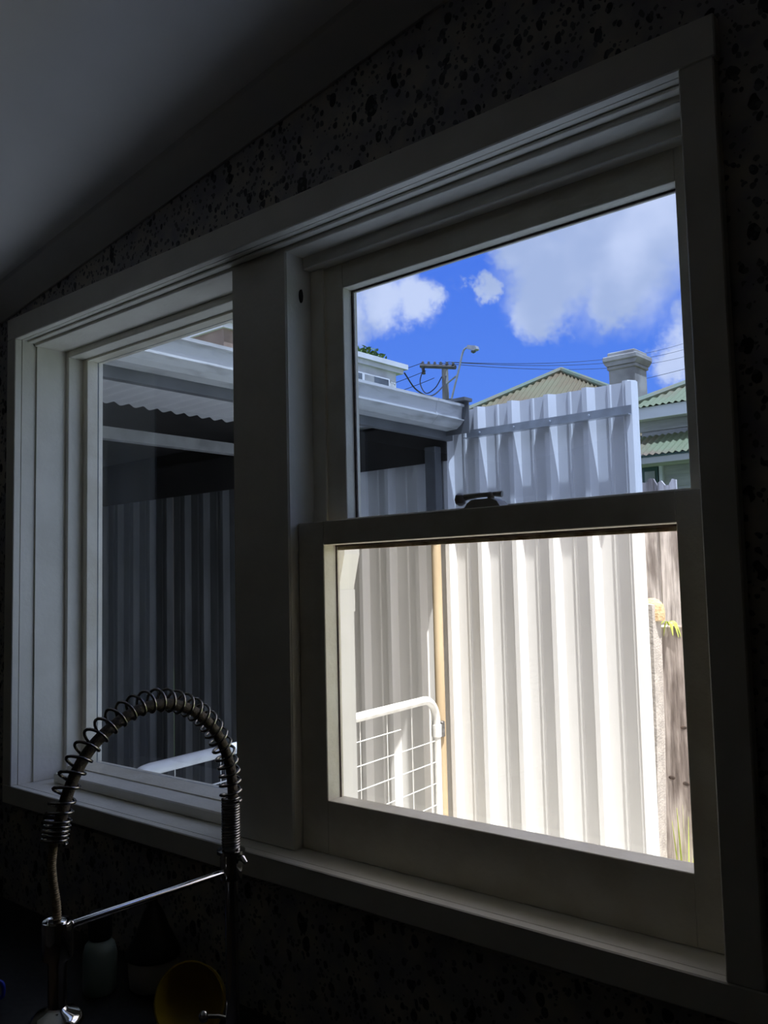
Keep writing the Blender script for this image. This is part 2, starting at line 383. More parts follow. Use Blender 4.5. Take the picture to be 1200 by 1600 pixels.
tag(B('wall_back', 'room_wall', None, RX0 - 0.2, RX1 + 0.2, RY0 - 0.2, RY0, 0, 3.25), 'kitchen wall opposite the window', 'wall', kind='structure')
c = MB()
za, zb = ceil_z(RX0) + 0.06, ceil_z(RX1) + 0.06
c.add([(RX0, RY0, za), (RX1, RY0, zb), (RX1, WY0, zb), (RX0, WY0, za), (RX0, RY0, za + .08), (RX1, RY0, zb + .08), (RX1, WY0, zb + .08), (RX0, WY0, za + .08)],
      [(0, 1, 2, 3), (7, 6, 5, 4), (4, 5, 1, 0), (5, 6, 2, 1), (6, 7, 3, 2), (7, 4, 0, 3)])
tag(c.build('ceiling', 'ceiling_paint'), 'white raked ceiling', 'ceiling', kind='structure')
c = MB(); vv = []
for x in (RX0, RX1):
    z = ceil_z(x)
    vv += [(x, WY0, z), (x, WY0 - 0.006, z), (x, -0.044, z + 0.052), (x, -0.05, z + 0.06), (x, WY0, z + 0.06)]
c.add(vv, [(0, 1, 6, 5), (1, 2, 7, 6), (2, 3, 8, 7), (3, 4, 9, 8), (4, 0, 5, 9), (4, 3, 2, 1, 0), (5, 6, 7, 8, 9)])
tag(c.build('trim_1', 'cornice_paint'), 'sloping white cornice between speckled wall and ceiling', 'cornice', kind='structure')

# ---- architrave round the pair of windows
XL, XR, ZS, ZH = -2.297, -0.424, 1.153, 2.366
tag(B('trim_2', 'trim_paint', None, -2.342, -0.372, 0.0, WY0, ZH, 2.427, 0.002), 'cream head architrave across the top of both windows', 'trim', kind='structure')
tag(B('trim_3', 'trim_paint', None, -2.342, XL, 0.0, WY0, ZS, ZH, 0.002), 'left upright architrave beside the fixed window', 'trim', kind='structure')
tag(B('trim_4', 'trim_paint', None, XR, -0.375, 0.0, WY0, ZS, ZH, 0.002), 'right upright architrave beside the sash window', 'trim', kind='structure')
tag(B('trim_5', 'trim_paint', None, -2.342, -0.372, 0.0, WY0, 1.106, ZS, 0.002), 'cream apron board beneath the window sill', 'trim', kind='structure')
tag(B('trim_6', 'trim_paint', None, -1.44, -1.272, 0.055, 0.185, ZS, ZH, 0.002), 'wide cream mullion post between the two windows', 'mullion', kind='structure')
# linings of the opening, set 1.5 mm behind the boards so that the joint shows
lin = thing('window_1', (-1.36, 0.14, ZS), 'deep cream window frame lining that holds both windows', 'window frame', kind='structure')
B('sill_board', 'trim_paint', lin, OX0, OX1, 0.0215, WY1 + 0.05, 1.10, ZS - 0.0005, 0.001)
B('head_lining', 'trim_paint', lin, OX0, OX1, 0.0215, WY1, ZH + 0.0005, OZ1 - 0.001)
B('outer_mullion', 'trim_paint', lin, -1.44, -1.36, 0.1855, WY1, ZS, ZH)
B('head_bead', 'trim_paint', lin, XL, XR, 0.035, 0.055, ZH - 0.005, ZH, 0.0015)
B('side_lining', 'trim_paint', lin, OX0, XL - 0.0005, 0.0215, WY1, ZS, ZH)
B('side_lining', 'trim_paint', lin, XR + 0.003, OX1, 0.0215, WY1, ZS, ZH)

# ---- left window: fixed pane in a stepped frame
w1 = thing('window_2', (-1.87, 0.16, ZS), 'left fixed window with a tinted pane in a stepped white frame', 'window', kind='structure')
LX0, LX1 = XL, -1.44
B('side_liner', 'trim_paint', w1, LX0, LX0 + 0.005, 0.062, 0.15, ZS, 2.354)
B('head_liner', 'trim_paint', w1, LX0, LX1, 0.055, WY1, 2.354, ZH - 0.0005, 0.0015)
B('stop_bead', 'trim_paint', w1, LX0, LX0 + 0.019, 0.15, WY1, ZS, 2.354, 0.0015)
B('stop_bead', 'trim_paint', w1, LX1 - 0.019, LX1, 0.15, WY1, ZS, 2.354, 0.0015)
B('stop_bead', 'trim_paint', w1, LX0 + 0.019, LX1 - 0.019, 0.15, WY1, 2.336, 2.354, 0.0015)
B('sill_rail', 'trim_paint', w1, LX0 + 0.062, LX1, 0.088, WY1, ZS, 1.179, 0.003)
B('stile', 'sash_paint', w1, LX0 + 0.019, LX0 + 0.044, 0.195, 0.245, 1.179, 2.336, 0.001)
B('stile', 'sash_paint', w1, LX1 - 0.044, LX1 - 0.019, 0.195, 0.245, 1.179, 2.336, 0.001)
B('rail', 'sash_paint', w1, LX0 + 0.044, LX1 - 0.044, 0.195, 0.245, 2.330, 2.336)
B('rail', 'sash_paint', w1, LX0 + 0.019, LX1 - 0.019, 0.155, 0.245, ZS, 1.182)
B('pane', 'glass_tinted', w1, LX0 + 0.044, LX1 - 0.044, 0.228, 0.232, 1.182, 2.330)

# ---- right window: double-hung sash
w2 = thing('window_3', (-0.85, 0.12, ZS), 'right double-hung sash window with a lock on the meeting rail', 'window', kind='structure')
SX0, SX1 = -1.272, XR
B('head_stop', 'trim_paint', w2, SX0, SX1, 0.055, 0.105, 2.351, ZH - 0.0005, 0.0015)
B('head_parting', 'trim_paint', w2, SX0, SX1, 0.105, WY1, 2.327, 2.360, 0.0015)
B('stop_bead', 'trim_paint', w2, SX0, SX0 + 0.0015, 0.058, 0.079, ZS, 2.351)
pb = B('parting_bead', 'sash_paint', w2, SX0, SX0 + 0.037, 0.127, 0.133, ZS, 2.327, 0.001)
B('pulley_stile', 'sash_paint', w2, SX0, SX0 + 0.010, 0.133, 0.185, ZS, 2.327)
MB().lathe([(0.006, 0.0), (0.006, 0.003)], (-1.2715, 0.098, 2.268), 12, Matrix.Rotation(math.pi / 2, 4, 'Y') @ Matrix.Diagonal((2.4, 0.8, 1, 1))).build('cord_hole', 'hole_dark', w2)
def sash(parent, name, x0, x1, z0, z1, y0, y1, ox0, ox1, oz0, oz1, gy, gmat):
    s = B(name, 'sash_paint', parent, x0, ox0, y0, y1, z0, z1, 0.0015)
    B('stile', 'sash_paint', s, ox1, x1, y0, y1, z0, z1, 0.0015)
    B('rail', 'sash_paint', s, ox0, ox1, y0, y1, oz1, z1, 0.0012)
    B('rail', 'sash_paint', s, ox0, ox1, y0, y1, z0, oz0, 0.0012)
    B('pane', gmat, s, ox0, ox1, gy - 0.002, gy + 0.002, oz0, oz1)
    return s
ls = sash(w2, 'lower_sash', SX0 + 0.001, SX1 + 0.001, ZS, 1.793, 0.080, 0.126, -1.2, -0.490, 1.254, 1.746, 0.119, 'glass_clear')
us = sash(w2, 'upper_sash', -1.242, SX1 + 0.001, 1.758, 2.327, 0.134, 0.178, -1.185, -0.487, 1.800, 2.274, 0.166, 'glass_film')
# putty lines where the panes meet the timber
for (x0, x1, z0, z1) in ((-1.185, -1.181, 1.80, 2.274), (-1.181, -0.487, 2.2705, 2.274)):
    B('putty', 'putty_dark', us, x0, x1, 0.160, 0.164, z0, z1)
B('putty', 'putty_dark', ls, -1.2, -0.490, 0.1135, 0.117, 1.7425, 1.746)
B('putty', 'putty_cream', ls, -1.2, -0.490, 0.121, 0.126, 1.736, 1.746)
B('putty', 'putty_dark', ls, -1.2, -1.198, 0.1145, 0.117, 1.254, 1.7425)
# sash lock on the meeting rail
lk = thing('sash_lock', (-0.84, 0.10, 1.793), 'small grey sash lock on the meeting rail', 'sash lock')
MB().prism([(-0.868, 1.793), (-0.793, 1.793), (-0.800, 1.803), (-0.812, 1.808), (-0.850, 1.808), (-0.860, 1.803)], 'y', 0.088, 0.116).build('base_plate', 'lock_grey', lk)
lv = MB(); lv.tube([(-0.872, 0.092, 1.8135), (-0.845, 0.097, 1.8155), (-0.815, 0.104, 1.816), (-0.800, 0.107, 1.815)], [0.006, 0.0045, 0.004, 0.0055], 10)
lv = lv.build('lever', 'lock_grey', lk, True)
MB().lathe([(0.0035, -0.011), (0.009, -0.007), (0.0105, 0.0), (0.009, 0.007), (0.0035, 0.011)], (-0.876, 0.091, 1.8105), 14).build('knob', 'lock_grey', lv, True)
MB().lathe([(0.006, 0), (0.006, 0.010), (0.003, 0.013)], (-0.82, 0.102, 1.807), 12).build('pivot', 'lock_grey', lk, True)

# ================================================================== kitchen bench and what stands by the window
BZ = 0.85
tag(B('worktop', 'bench_stone', None, RX0 + 0.01, RX1 - 0.01, -0.62, WY0 - 0.001, BZ - 0.04, BZ, 0.004), 'black stone worktop running under the window', 'worktop')
cb = thing('base_cabinet', (-0.7, -0.29, 0), 'dark base cabinet below the black worktop', 'cabinet')
B('carcass', 'room_wall', cb, RX0 + 0.02, RX1 - 0.02, -0.56, WY0 - 0.002, 0.0, BZ - 0.041)
for k in range(6):
    x = RX0 + 0.05 + k * 0.75
    d_ = B('door', 'room_wall', cb, x, x + 0.72, -0.58, -0.561, 0.1, BZ - 0.06, 0.003)
    B('handle', 'chrome_dull', d_, x + 0.30, x + 0.42, -0.60, -0.581, 0.70, 0.712, 0.002)

# ---- spring-neck mixer tap
TX, TY = -1.124, -0.222
tap = thing('spring_tap', (TX, TY, BZ), 'tall chrome spring-neck kitchen tap with a hanging spray wand', 'tap')
MB().lathe([(0.030, 0), (0.030, 0.006), (0.024, 0.010), (0.0235, 0.085), (0.020, 0.095), (0.0105, 0.100)], (TX, TY, BZ), 28).build('tap_body', 'chrome', tap, True, 50)
MB().lathe([(0.0105, 0.0), (0.0105, 0.262)], (TX, TY, BZ + 0.098), 24).build('column', 'chrome', tap, True, 60)
cl = MB().lathe([(0.0105, 0), (0.017, 0.001), (0.0175, 0.004), (0.0175, 0.034), (0.0165, 0.036), (0.0165, 0.040), (0.0225, 0.041), (0.0225, 0.046), (0.014, 0.047)], (TX, TY, 1.203), 28).build('collar', 'chrome', tap, True, 40)
MB().tube([(TX, TY, 1.24), (TX + 0.024, TY + 0.004, 1.238), (TX + 0.030, TY + 0.005, 1.232)], [0.004, 0.005, 0.0035], 10).build('clamp_screw', 'chrome', cl, True)
NECK = [(-.222, 1.315), (-.222, 1.345), (-.227, 1.385), (-.247, 1.431), (-.275, 1.465), (-.309, 1.488), (-.349, 1.500), (-.388, 1.499), (-.422, 1.488), (-.454, 1.470), (-.479, 1.448), (-.498, 1.421), (-.512, 1.390), (-.521, 1.358), (-.526, 1.33)]
path = catmull([(TX, y, z) for y, z in NECK], 24)
cum = [0.0]
for a, b in zip(path, path[1:]): cum.append(cum[-1] + (b - a).length)
def along(s):
    s = max(0.0, min(s, cum[-1] - 1e-6)); lo, hi = 0, len(cum) - 1
    while hi - lo > 1:
        m_ = (lo + hi) // 2
        if cum[m_] <= s: lo = m_
        else: hi = m_
    t = (s - cum[lo]) / (cum[hi] - cum[lo]); p = path[lo].lerp(path[hi], t); tg = (path[hi] - path[lo]).normalized()
    return p, tg
def helix(pos_fn, s0, s1, pitch_fn, rad, wire, per=18, n=6):
    pts = []; s = s0; a = 0.0
    while s < s1:
        p, tg = pos_fn(s); sx = Vector((1, 0, 0)); nb = tg.cross(sx).normalized()
        pts.append(p + (sx * math.cos(a) + nb * math.sin(a)) * rad)
        a += 2 * math.pi / per; s += pitch_fn(s) / per
    return MB().tube(pts, wire, n)
L = cum[-1]
def pitch(s):
    q = s / L
    if q > 0.945: return 0.0058
    if q > 0.90: return 0.012
    return 0.0150 + 0.0060 * q
helix(along, 0.01, L, pitch, 0.0165, 0.0023).build('spring', 'spring_steel', tap, True, 180)
helix(lambda s: (Vector((TX, TY, 1.250 + s)), Vector((0, 0, 1))), 0, 0.082, lambda s: 0.0042, 0.0135, 0.0019, 18, 6).build('tight_coil', 'spring_steel', tap, True, 180)
MB().lathe([(0.0105, 0), (0.0115, 0.08)], (TX, TY, 1.245), 20).build('coil_core', 'chrome_dull', tap, True)
hp = [along(L * k / 90)[0] + Vector((0, 0.004, -0.0065 * math.sin(math.pi * k / 90))) * (1 if k else 0) for k in range(91)]
MB().tube(hp, 0.0082, 12).build('hose', 'hose_rubber', tap, True, 60)
hh = catmull([(TX, -.526, 1.332), (TX, -.529, 1.305), (TX, -.527, 1.28), (TX, -.522, 1.25), (TX, -.520, 1.215)], 8)
MB().tube(hh, 0.0052, 10).build('braided_hose', 'hose_braid', tap, True, 60)
helix(lambda s: ((lambda q: (hh[int(q)].lerp(hh[min(int(q) + 1, len(hh) - 1)], q - int(q)), Vector((0, 0, -1))))(s / 0.115 * (len(hh) - 1.01))), 0, 0.115, lambda s: 0.0030, 0.0054, 0.0010, 10, 4).build('braid', 'hose_braid', tap, True, 180)
MB().tube([(TX, TY - 0.015, 1.217), (TX, -0.500, 1.217)], 0.0048, 14).build('holder_bar', 'chrome', tap, True, 60)
WYc = -0.520
rg = MB().lathe([(0.0155, 0.046), (0.0155, 0.0), (0.0195, -0.001), (0.0205, 0.002), (0.0205, 0.044), (0.0195, 0.047), (0.0155, 0.046)], (TX, WYc, 1.181), 30, caps=False).build('holder_ring', 'chrome', tap, True, 50)
MB().tube([(TX, -0.503, 1.217), (TX, -0.497, 1.217)], 0.006, 12).build('ring_lug', 'chrome', rg, True)
wd = MB().lathe([(0.0055, 0.112), (0.012, 0.110), (0.0145, 0.104), (0.0145, 0.060), (0.0125, 0.055), (0.0120, -0.002)], (TX, WYc, 1.118), 26).build('spray_wand', 'chrome', tap, True, 40)
MB().lathe([(0.0120, 0.0), (0.0150, -0.004), (0.0275, -0.008), (0.0330, -0.014), (0.0335, -0.020), (0.0300, -0.026), (0.0270, -0.050), (0.0250, -0.054)], (TX, WYc, 1.118), 34).build('spray_bell', 'chrome', wd, True, 40)
hd = MB().tube([(TX - 0.01, TY + 0.002, 0.985), (TX - 0.022, TY - 0.010, 0.990), (TX - 0.032, TY - 0.026, 0.993)], [0.0035, 0.0035, 0.0035], 10).build('lever', 'chrome', tap, True)
MB().lathe([(0.0, 0.009), (0.005, 0.0075), (0.0075, 0.003), (0.008, -0.002), (0.006, -0.007), (0.0, -0.008)], (TX - 0.034, TY - 0.030, 0.9935), 16, caps=False).build('knob', 'chrome', hd, True, 80)

# ---- things in the shadow at the back of the bench
bo = thing('soap_bottle', (-1.66, -0.125, BZ), 'pale green soap bottle with a black cap behind the tap', 'bottle')
MB().lathe([(0.031, 0), (0.034, 0.006), (0.034, 0.075), (0.030, 0.093), (0.018, 0.106)], (-1.66, -0.125, BZ), 26).build('bottle_body', 'bottle_pale', bo, True, 50)
MB().lathe([(0.022, 0.104), (0.024, 0.110), (0.024, 0.150), (0.021, 0.156)], (-1.66, -0.125, BZ), 24).build('cap', 'black_plastic', bo, True, 40)
ja = thing('lidded_jar', (-1.59, -0.045, BZ), 'white jar with a tall black cone lid near the wall', 'jar')
MB().lathe([(0.043, 0), (0.048, 0.005), (0.050, 0.030), (0.052, 0.064)], (-1.59, -0.045, BZ), 28).build('jar_body', 'jar_white', ja, True, 50)
MB().lathe([(0.055, 0.062), (0.056, 0.070), (0.049, 0.085), (0.032, 0.118), (0.020, 0.150), (0.010, 0.166), (0.006, 0.188)], (-1.59, -0.045, BZ), 28).build('lid', 'black_plastic', ja, True, 40)
Ry = Matrix.Rotation(math.radians(72), 4, Vector((0.80, 0.45, 0.0)))
yb = MB().lathe([(0.022, 0.0), (0.045, 0.010), (0.062, 0.034), (0.068, 0.060), (0.065, 0.060), (0.058, 0.036), (0.042, 0.015), (0.020, 0.006)], (0, 0, 0), 30, Ry, caps=True)
zmin = min(v[2] for v in yb.v)
yb.v = [(v[0] - 1.38, v[1] - 0.085, v[2] - zmin + BZ + 0.001) for v in yb.v]
tag(yb.build('yellow_bowl', 'yellow_plastic', None, True, 50), 'yellow plastic bowl tipped on its side beside the tap column', 'bowl')
bl = thing('blue_cup', (-1.80, -0.315, BZ), 'blue plastic cup at the left edge of the worktop', 'cup')
MB().lathe([(0.027, 0), (0.030, 0.004), (0.038, 0.058), (0.040, 0.060), (0.037, 0.058), (0.028, 0.006), (0.0, 0.005)], (-1.80, -0.315, BZ), 26, caps=False).build('cup_body', 'blue_plastic', bl, True, 50)
hnd = [(-1.80 + 0.036 * math.cos(.6), -0.315 + 0.036 * math.sin(.6), BZ + 0.05), (-1.80 + 0.056 * math.cos(.6), -0.315 + 0.056 * math.sin(.6), BZ + 0.045), (-1.80 + 0.056 * math.cos(.6), -0.315 + 0.056 * math.sin(.6), BZ + 0.02), (-1.80 + 0.032 * math.cos(.6), -0.315 + 0.032 * math.sin(.6), BZ + 0.015)]
MB().tube(catmull(hnd, 6), 0.004, 8).build('handle', 'blue_plastic', bl, True)

# ================================================================== outside: side passage
GZ = -0.05
g = MB(); g.box(-9.0, 3.0, WY1, 3.0, GZ - 0.15, GZ)
tag(g.build('ground_passage', 'concrete'), 'pale concrete strip of the side passage', 'ground', kind='structure')
g = MB(); g.box(-90, 60, 3.0, 140, GZ - 0.2, GZ - 0.02)
tag(g.build('ground_yard', 'grass'), 'grassy ground beyond the metal fence', 'ground', kind='structure')
ext = MB(); ext.box(-8.8, RX0 - 0.2, WY0, WY1, GZ, 3.25)
tag(ext.build('wall_outer', 'house_render'), 'rendered outer house wall beside the carport', 'wall', kind='structure')
tag(B('eave', 'eave_white', None, -1.95, RX1 + 0.2, WY1, 0.55, 2.95, 3.05, 0.004), 'white eave lining above the window outside', 'eave', kind='structure')

# ---- ribbed metal fence
FY, PITCH, XR0 = 2.35, 0.192, -2.522
def rib_profile(n_pitch):     # local x from the left edge of a sheet, y offset towards the house is negative
    pts = []
    for k in range(n_pitch):
        o = k * PITCH
        pts += [(o + 0.000, 0.0), (o + 0.058, 0.0), (o + 0.063, -0.006), (o + 0.073, -0.006), (o + 0.078, 0.0), (o + 0.128, 0.0), (o + 0.146, -0.035), (o + 0.170, -0.035)]
    pts.append((n_pitch * PITCH, 0.0)); return pts
def rib_sheet(n_pitch, z0, z1):
    P = rib_profile(n_pitch); th = 0.0012; n = len(P); m_ = MB()
    vs_ = [(x, y, z) for z in (z0, z1) for x, y in P] + [(x, y + th, z) for z in (z0, z1) for x, y in P]
    fs_ = []
    for i in range(n - 1):
        fs_ += [(i, i + 1, n + i + 1, n + i), (2 * n + i + 1, 2 * n + i, 3 * n + i, 3 * n + i + 1), (n + i, n + i + 1, 3 * n + i + 1, 3 * n + i), (2 * n + i, 2 * n + i + 1, i + 1, i)]
    fs_ += [(0, n, 3 * n, 2 * n), (n - 1, 3 * n - 1, 4 * n - 1, 2 * n - 1)]
    m_.add(vs_, fs_); return m_
fence = thing('metal_fence', (-2.05, FY, GZ), 'tall white ribbed metal fence across the side passage', 'fence')
# one pitch runs from the pan after a crown to the next; crown right fold is at local 0.170, pan fold at 0.192
x = XR0 + 0.022
def put_sheet(mesh, x0, dy=0.0):
    o = bpy.data.objects.new('fence_sheet', mesh); COL.objects.link(o); o.parent = fence
    o.matrix_parent_inverse = Matrix.Translation(-fence.location); o.location = (x0, FY + dy, 0); return o
ms = rib_sheet(2, GZ, 2.505).build('fence_sheet', 'fence_white', fence); me2 = ms.data; ms.location = (x, FY, 0)
put_sheet(me2, x + 2 * PITCH, 0.0015)
me1 = rib_sheet(1, GZ, 2.505).build('fence_sheet', 'fence_white', fence); me1.location = (x + 4 * PITCH, FY + 0.003, 0)
# the near end is finished with a rolled white capping
MB().prism([(-1.572, FY - 0.036), (-1.548, FY - 0.030), (-1.536, FY - 0.012), (-1.536, FY + 0.010), (-1.548, FY + 0.014), (-1.545, FY - 0.008), (-1.555, FY - 0.024), (-1.572, FY - 0.030)], 'z', GZ, 2.500).build('end_capping', 'fence_white', fence)
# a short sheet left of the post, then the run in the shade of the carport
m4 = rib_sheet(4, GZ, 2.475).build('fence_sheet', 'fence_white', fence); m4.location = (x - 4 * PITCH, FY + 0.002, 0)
m5 = rib_sheet(4, GZ, 2.475).build('fence_sheet', 'fence_shaded', fence); m5.location = (x - 8 * PITCH, FY, 0)
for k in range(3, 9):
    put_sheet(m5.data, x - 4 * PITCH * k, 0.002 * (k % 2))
rl = MB(); rl.prism([(FY - 0.0385, 2.395), (FY - 0.0355, 2.395), (FY - 0.0355, 2.352), (FY - 0.072, 2.352), (FY - 0.072, 2.355), (FY - 0.0385, 2.355)], 'x', -2.395, -1.548)
rl = rl.build('top_rail', 'fence_galv', fence)
for k in range(5):
    cx = XR0 + 0.010 + k * PITCH
    MB().lathe([(0.006, 0), (0.006, 0.004), (0.003, 0.006)], (cx, FY - 0.0385, 2.376), 8, Matrix.Rotation(math.pi / 2, 4, 'X')).build('rail_screw', 'fence_galv', rl)
B('lower_rail', 'fence_galv', fence, -8.6, -1.56, FY + 0.006, FY + 0.04, 0.35, 0.40)
sp0 = thing('steel_post', (-2.570, 2.272, GZ), 'cream round steel post where the gate hangs', 'post')
MB().tube([(-2.570, 2.272, GZ), (-2.570, 2.272, 1.88)], 0.024, 16).build('post_tube', 'post_cream', sp0, True, 60)
B('post_top_shade', 'fascia_grey', sp0, -2.606, -2.541, 2.246, 2.298, 1.88, 2.33, 0.003)  # dark box in place of the upper post, imitating carport shade

# ---- carport on the left: gutter, fascia, corrugated roof
cp = thing('carport', (-3.0, 1.3, GZ), 'low carport with a stained white gutter beside the house', 'carport')
gy0, gy1 = WY1 + 0.01, 2.255
GX = -2.37
prof = [(GX, 2.512), (GX + 0.006, 2.512), (GX + 0.006, 2.500), (GX - 0.006, 2.498), (GX - 0.012, 2.462), (GX - 0.012, 2.442), (GX + 0.003, 2.438), (GX + 0.003, 2.433), (GX - 0.006, 2.426), (GX - 0.020, 2.412), (GX - 0.042, 2.398), (GX - 0.105, 2.395), (GX - 0.105, 2.500), (GX - 0.101, 2.500), (GX - 0.101, 2.402), (GX - 0.044, 2.405), (GX - 0.024, 2.418), (GX - 0.016, 2.436), (GX - 0.016, 2.498)]
gt = MB().prism(prof, 'y', gy0, gy1).build('gutter', 'gutter_white', cp)
MB().prism([(p[0] + (0.002 if p[0] > GX - 0.05 else 0), p[1]) for p in prof], 'y', 2.05, 2.075).build('gutter_bracket', 'gutter_white', gt)
B('stop_end', 'fascia_grey', gt, GX - 0.11, GX + 0.030, gy1, gy1 + 0.006, 2.372, 2.530)
B('end_flashing', 'fascia_grey', gt, GX - 0.10, GX + 0.032, gy1 - 0.035, gy1 + 0.030, 2.525, 2.540)
B('fascia', 'fascia_grey', cp, -2.510, -2.477, gy0, 2.310, 2.355, 2.50)
def corr(y0, y1, x0, x1, zf, pitch=0.076, amp=0.0075, per=8):
    n = int(round((y1 - y0) / pitch * per)); m_ = MB(); vs_ = []; fs_ = []
    for i in range(n + 1):
        y = y0 + (y1 - y0) * i / n; dz = amp * math.sin(2 * math.pi * y / pitch)
        for xx in (x0, x1): vs_.append((xx, y, zf(xx) + dz))
        for xx in (x0, x1): vs_.append((xx, y, zf(xx) + dz + 0.0015))
    for i in range(n):
        a, b = 4 * i, 4 * (i + 1)
        fs_ += [(a, b, b + 1, a + 1), (a + 2, a + 3, b + 3, b + 2), (a, a + 2, b + 2, b), (a + 1, b + 1, b + 3, a + 3)]
    m_.add(vs_, fs_); return m_
roof_z = lambda xx: 2.508 - 0.010 * (xx + 2.40) * -1.0
for k in range(3):
    y0 = gy0 + k * 0.706
    corr(y0, y0 + 0.706 + (0.01 if k < 2 else 0), -3.40, -2.43, roof_z).build('roof_sheet', 'roof_underside', cp, True, 60)
B('roof_beam', 'beam_pale', cp, -3.49, -3.44, gy0, 2.30, 2.342, 2.397)
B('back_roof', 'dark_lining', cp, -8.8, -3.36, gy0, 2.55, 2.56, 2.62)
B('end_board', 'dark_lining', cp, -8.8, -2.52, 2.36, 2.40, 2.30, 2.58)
B('shade_batten', 'dark_lining', cp, -8.7, -2.515, 2.300, 2.312, 2.26, 2.47)  # dark batten extended down over the ribs, its colour standing in for carport shade
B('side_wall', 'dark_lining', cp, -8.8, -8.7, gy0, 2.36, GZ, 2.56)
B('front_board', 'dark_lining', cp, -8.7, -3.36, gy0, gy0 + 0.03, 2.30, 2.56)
for yy in (0.40, 2.22):
    B('carport_post', 'beam_pale', cp, -3.49, -3.42, yy, yy + 0.06, GZ, 2.342)

# ---- gate: white tube frame with wire mesh
gate = thing('farm_gate', (-2.41, 1.25, GZ), 'white tube and wire mesh gate standing in the side passage', 'gate')
A_, B_ = Vector((-2.293, 0.33, 0)), Vector((-2.535, 2.190, 0))
D_ = (B_ - A_).normalized(); GL = (B_ - A_).length
def gp(s, z): return A_ + D_ * s + Vector((0, 0, z))
ZT, RC, ZB = 1.118, 0.11, 0.12
fr = []
for (cx, cz, a0) in ((RC, ZB + RC, 180), (GL - RC, ZB + RC, 270), (GL - RC, ZT - RC, 0), (RC, ZT - RC, 90)):
    for k in range(9):
        a = math.radians(a0 + 90 * k / 8)
        fr.append(gp(cx + RC * math.cos(a), cz + RC * math.sin(a)))
fr.append(fr[0]); fr.append(fr[1])
MB().tube(fr, 0.0195, 12, False).build('tube_frame', 'gate_white', gate, True, 60)
zz = ZT - 0.10
k = 0
while zz > ZB + 0.03:
    MB().tube([gp(0.02, zz), gp(GL - (0.32 if k == 0 else 0.015), zz)], 0.0024, 6).build('mesh_wire', 'gate_white', gate)
    zz -= 0.098; k += 1
for j in range(1, 9):
    MB().tube([gp(GL - 0.02 - 0.205 * j, ZT - 0.012), gp(GL - 0.02 - 0.205 * j, ZB)], 0.0020, 6).build('mesh_wire', 'gate_white', gate)
hg = gp(GL, 0.965)
for z0 in (0.965, 0.25):
    h_ = MB().lathe([(0.024, 0), (0.024, 0.055)], (hg.x, hg.y, z0 - 0.027), 16).build('hinge_band', 'gate_white', gate, True, 60)
    MB().tube([(hg.x, hg.y + 0.02, z0), (-2.567, 2.250, z0)], 0.012, 10).build('hinge_pin', 'hinge_steel', h_, True)
    B('hinge_clamp', 'hinge_steel', h_, -2.600, -2.536, 2.236, 2.262, z0 - 0.038, z0 + 0.036, 0.004)

# ---- rectangular downpipe on the outside of the mullion
dp = thing('downpipe', (-1.385, 0.33, GZ), 'white rectangular downpipe with an offset just outside the sash', 'downpipe')
def pipe_seg(a, b, w_=0.056, d_=0.05):
    m_ = MB(); vs_ = []
    for p in (a, b):
        vs_ += [(p[0] - w_ / 2, p[1] - d_ / 2, p[2]), (p[0] + w_ / 2, p[1] - d_ / 2, p[2]), (p[0] + w_ / 2, p[1] + d_ / 2, p[2]), (p[0] - w_ / 2, p[1] + d_ / 2, p[2])]
    m_.add(vs_, [(3, 2, 1, 0), (4, 5, 6, 7), (0, 1, 5, 4), (1, 2, 6, 5), (2, 3, 7, 6), (3, 0, 4, 7)]); return m_
pipe_seg((-1.383, 0.31, GZ), (-1.383, 0.31, 1.615)).build('lower_pipe', 'downpipe_white', dp)
pipe_seg((-1.383, 0.31, 1.605), (-1.383, 0.31, 1.655), 0.060, 0.054).build('pipe_joint', 'downpipe_white', dp)
pipe_seg((-1.383, 0.31, 1.655), (-1.363, 0.31, 1.735)).build('offset_bend', 'downpipe_white', dp)
pipe_seg((-1.363, 0.31, 1.735), (-1.363, 0.31, 2.95)).build('upper_pipe', 'downpipe_white', dp)

# ---- paling fence, sleeper and stone post beyond the end of the metal fence
pf = thing('paling_fence', (-1.5, 3.2, GZ), 'weathered grey timber paling fence behind the metal fence end', 'fence')
tops = [2.10, 2.18, 2.165, 2.06, 2.165, 2.09, 2.14, 2.10, 2.15, 2.12, 2.16, 2.11, 2.13, 2.15]
px = -2.03
for i, tz in enumerate(tops):
    w_ = 0.098; m_ = MB(); r_ = random.Random(i)
    poly = [(px, GZ), (px + w_, GZ)] + [(px + w_ * (1 - q / 5), tz + r_.uniform(-0.03, 0.012) - 0.03 * abs(q / 5 - 0.5)) for q in range(6)]
    yo = 3.2 + (0.008 if i % 2 else 0.0)
    m_.prism(poly, 'y', yo, yo + 0.016).build('paling', 'timber_grey', pf)
    px += w_ + 0.006
for z0 in (0.4, 1.6):
    B('fence_rail', 'timber_grey', pf, -2.05, -0.55, 3.226, 3.27, z0, z0 + 0.08)
slp = thing('timber_sleeper', (-1.51, 2.625, GZ), 'dark weathered upright timber sleeper beside the metal fence end', 'sleeper')
B('sleeper_board', 'timber_dark', slp, -1.622, -1.40, 2.60, 2.65, GZ, 1.450, 0.006)
for kx, kz, kr in ((-1.506, 1.013, 0.016), (-1.569, 0.793, 0.017), (-1.506, 0.775, 0.018)):
    MB().lathe([(1.0, 0.0), (0.8, 0.0015), (0.3, 0.002)], (kx, 2.6005, kz), 10, Matrix.Rotation(math.pi / 2, 4, 'X') @ Matrix.Diagonal((kr, kr * 0.55, 1, 1))).build('knot', 'putty_dark', slp, True)
sp_ = thing('stone_post', (-1.60, 2.50, GZ), 'rough pale concrete post with a sandy broken top', 'post')
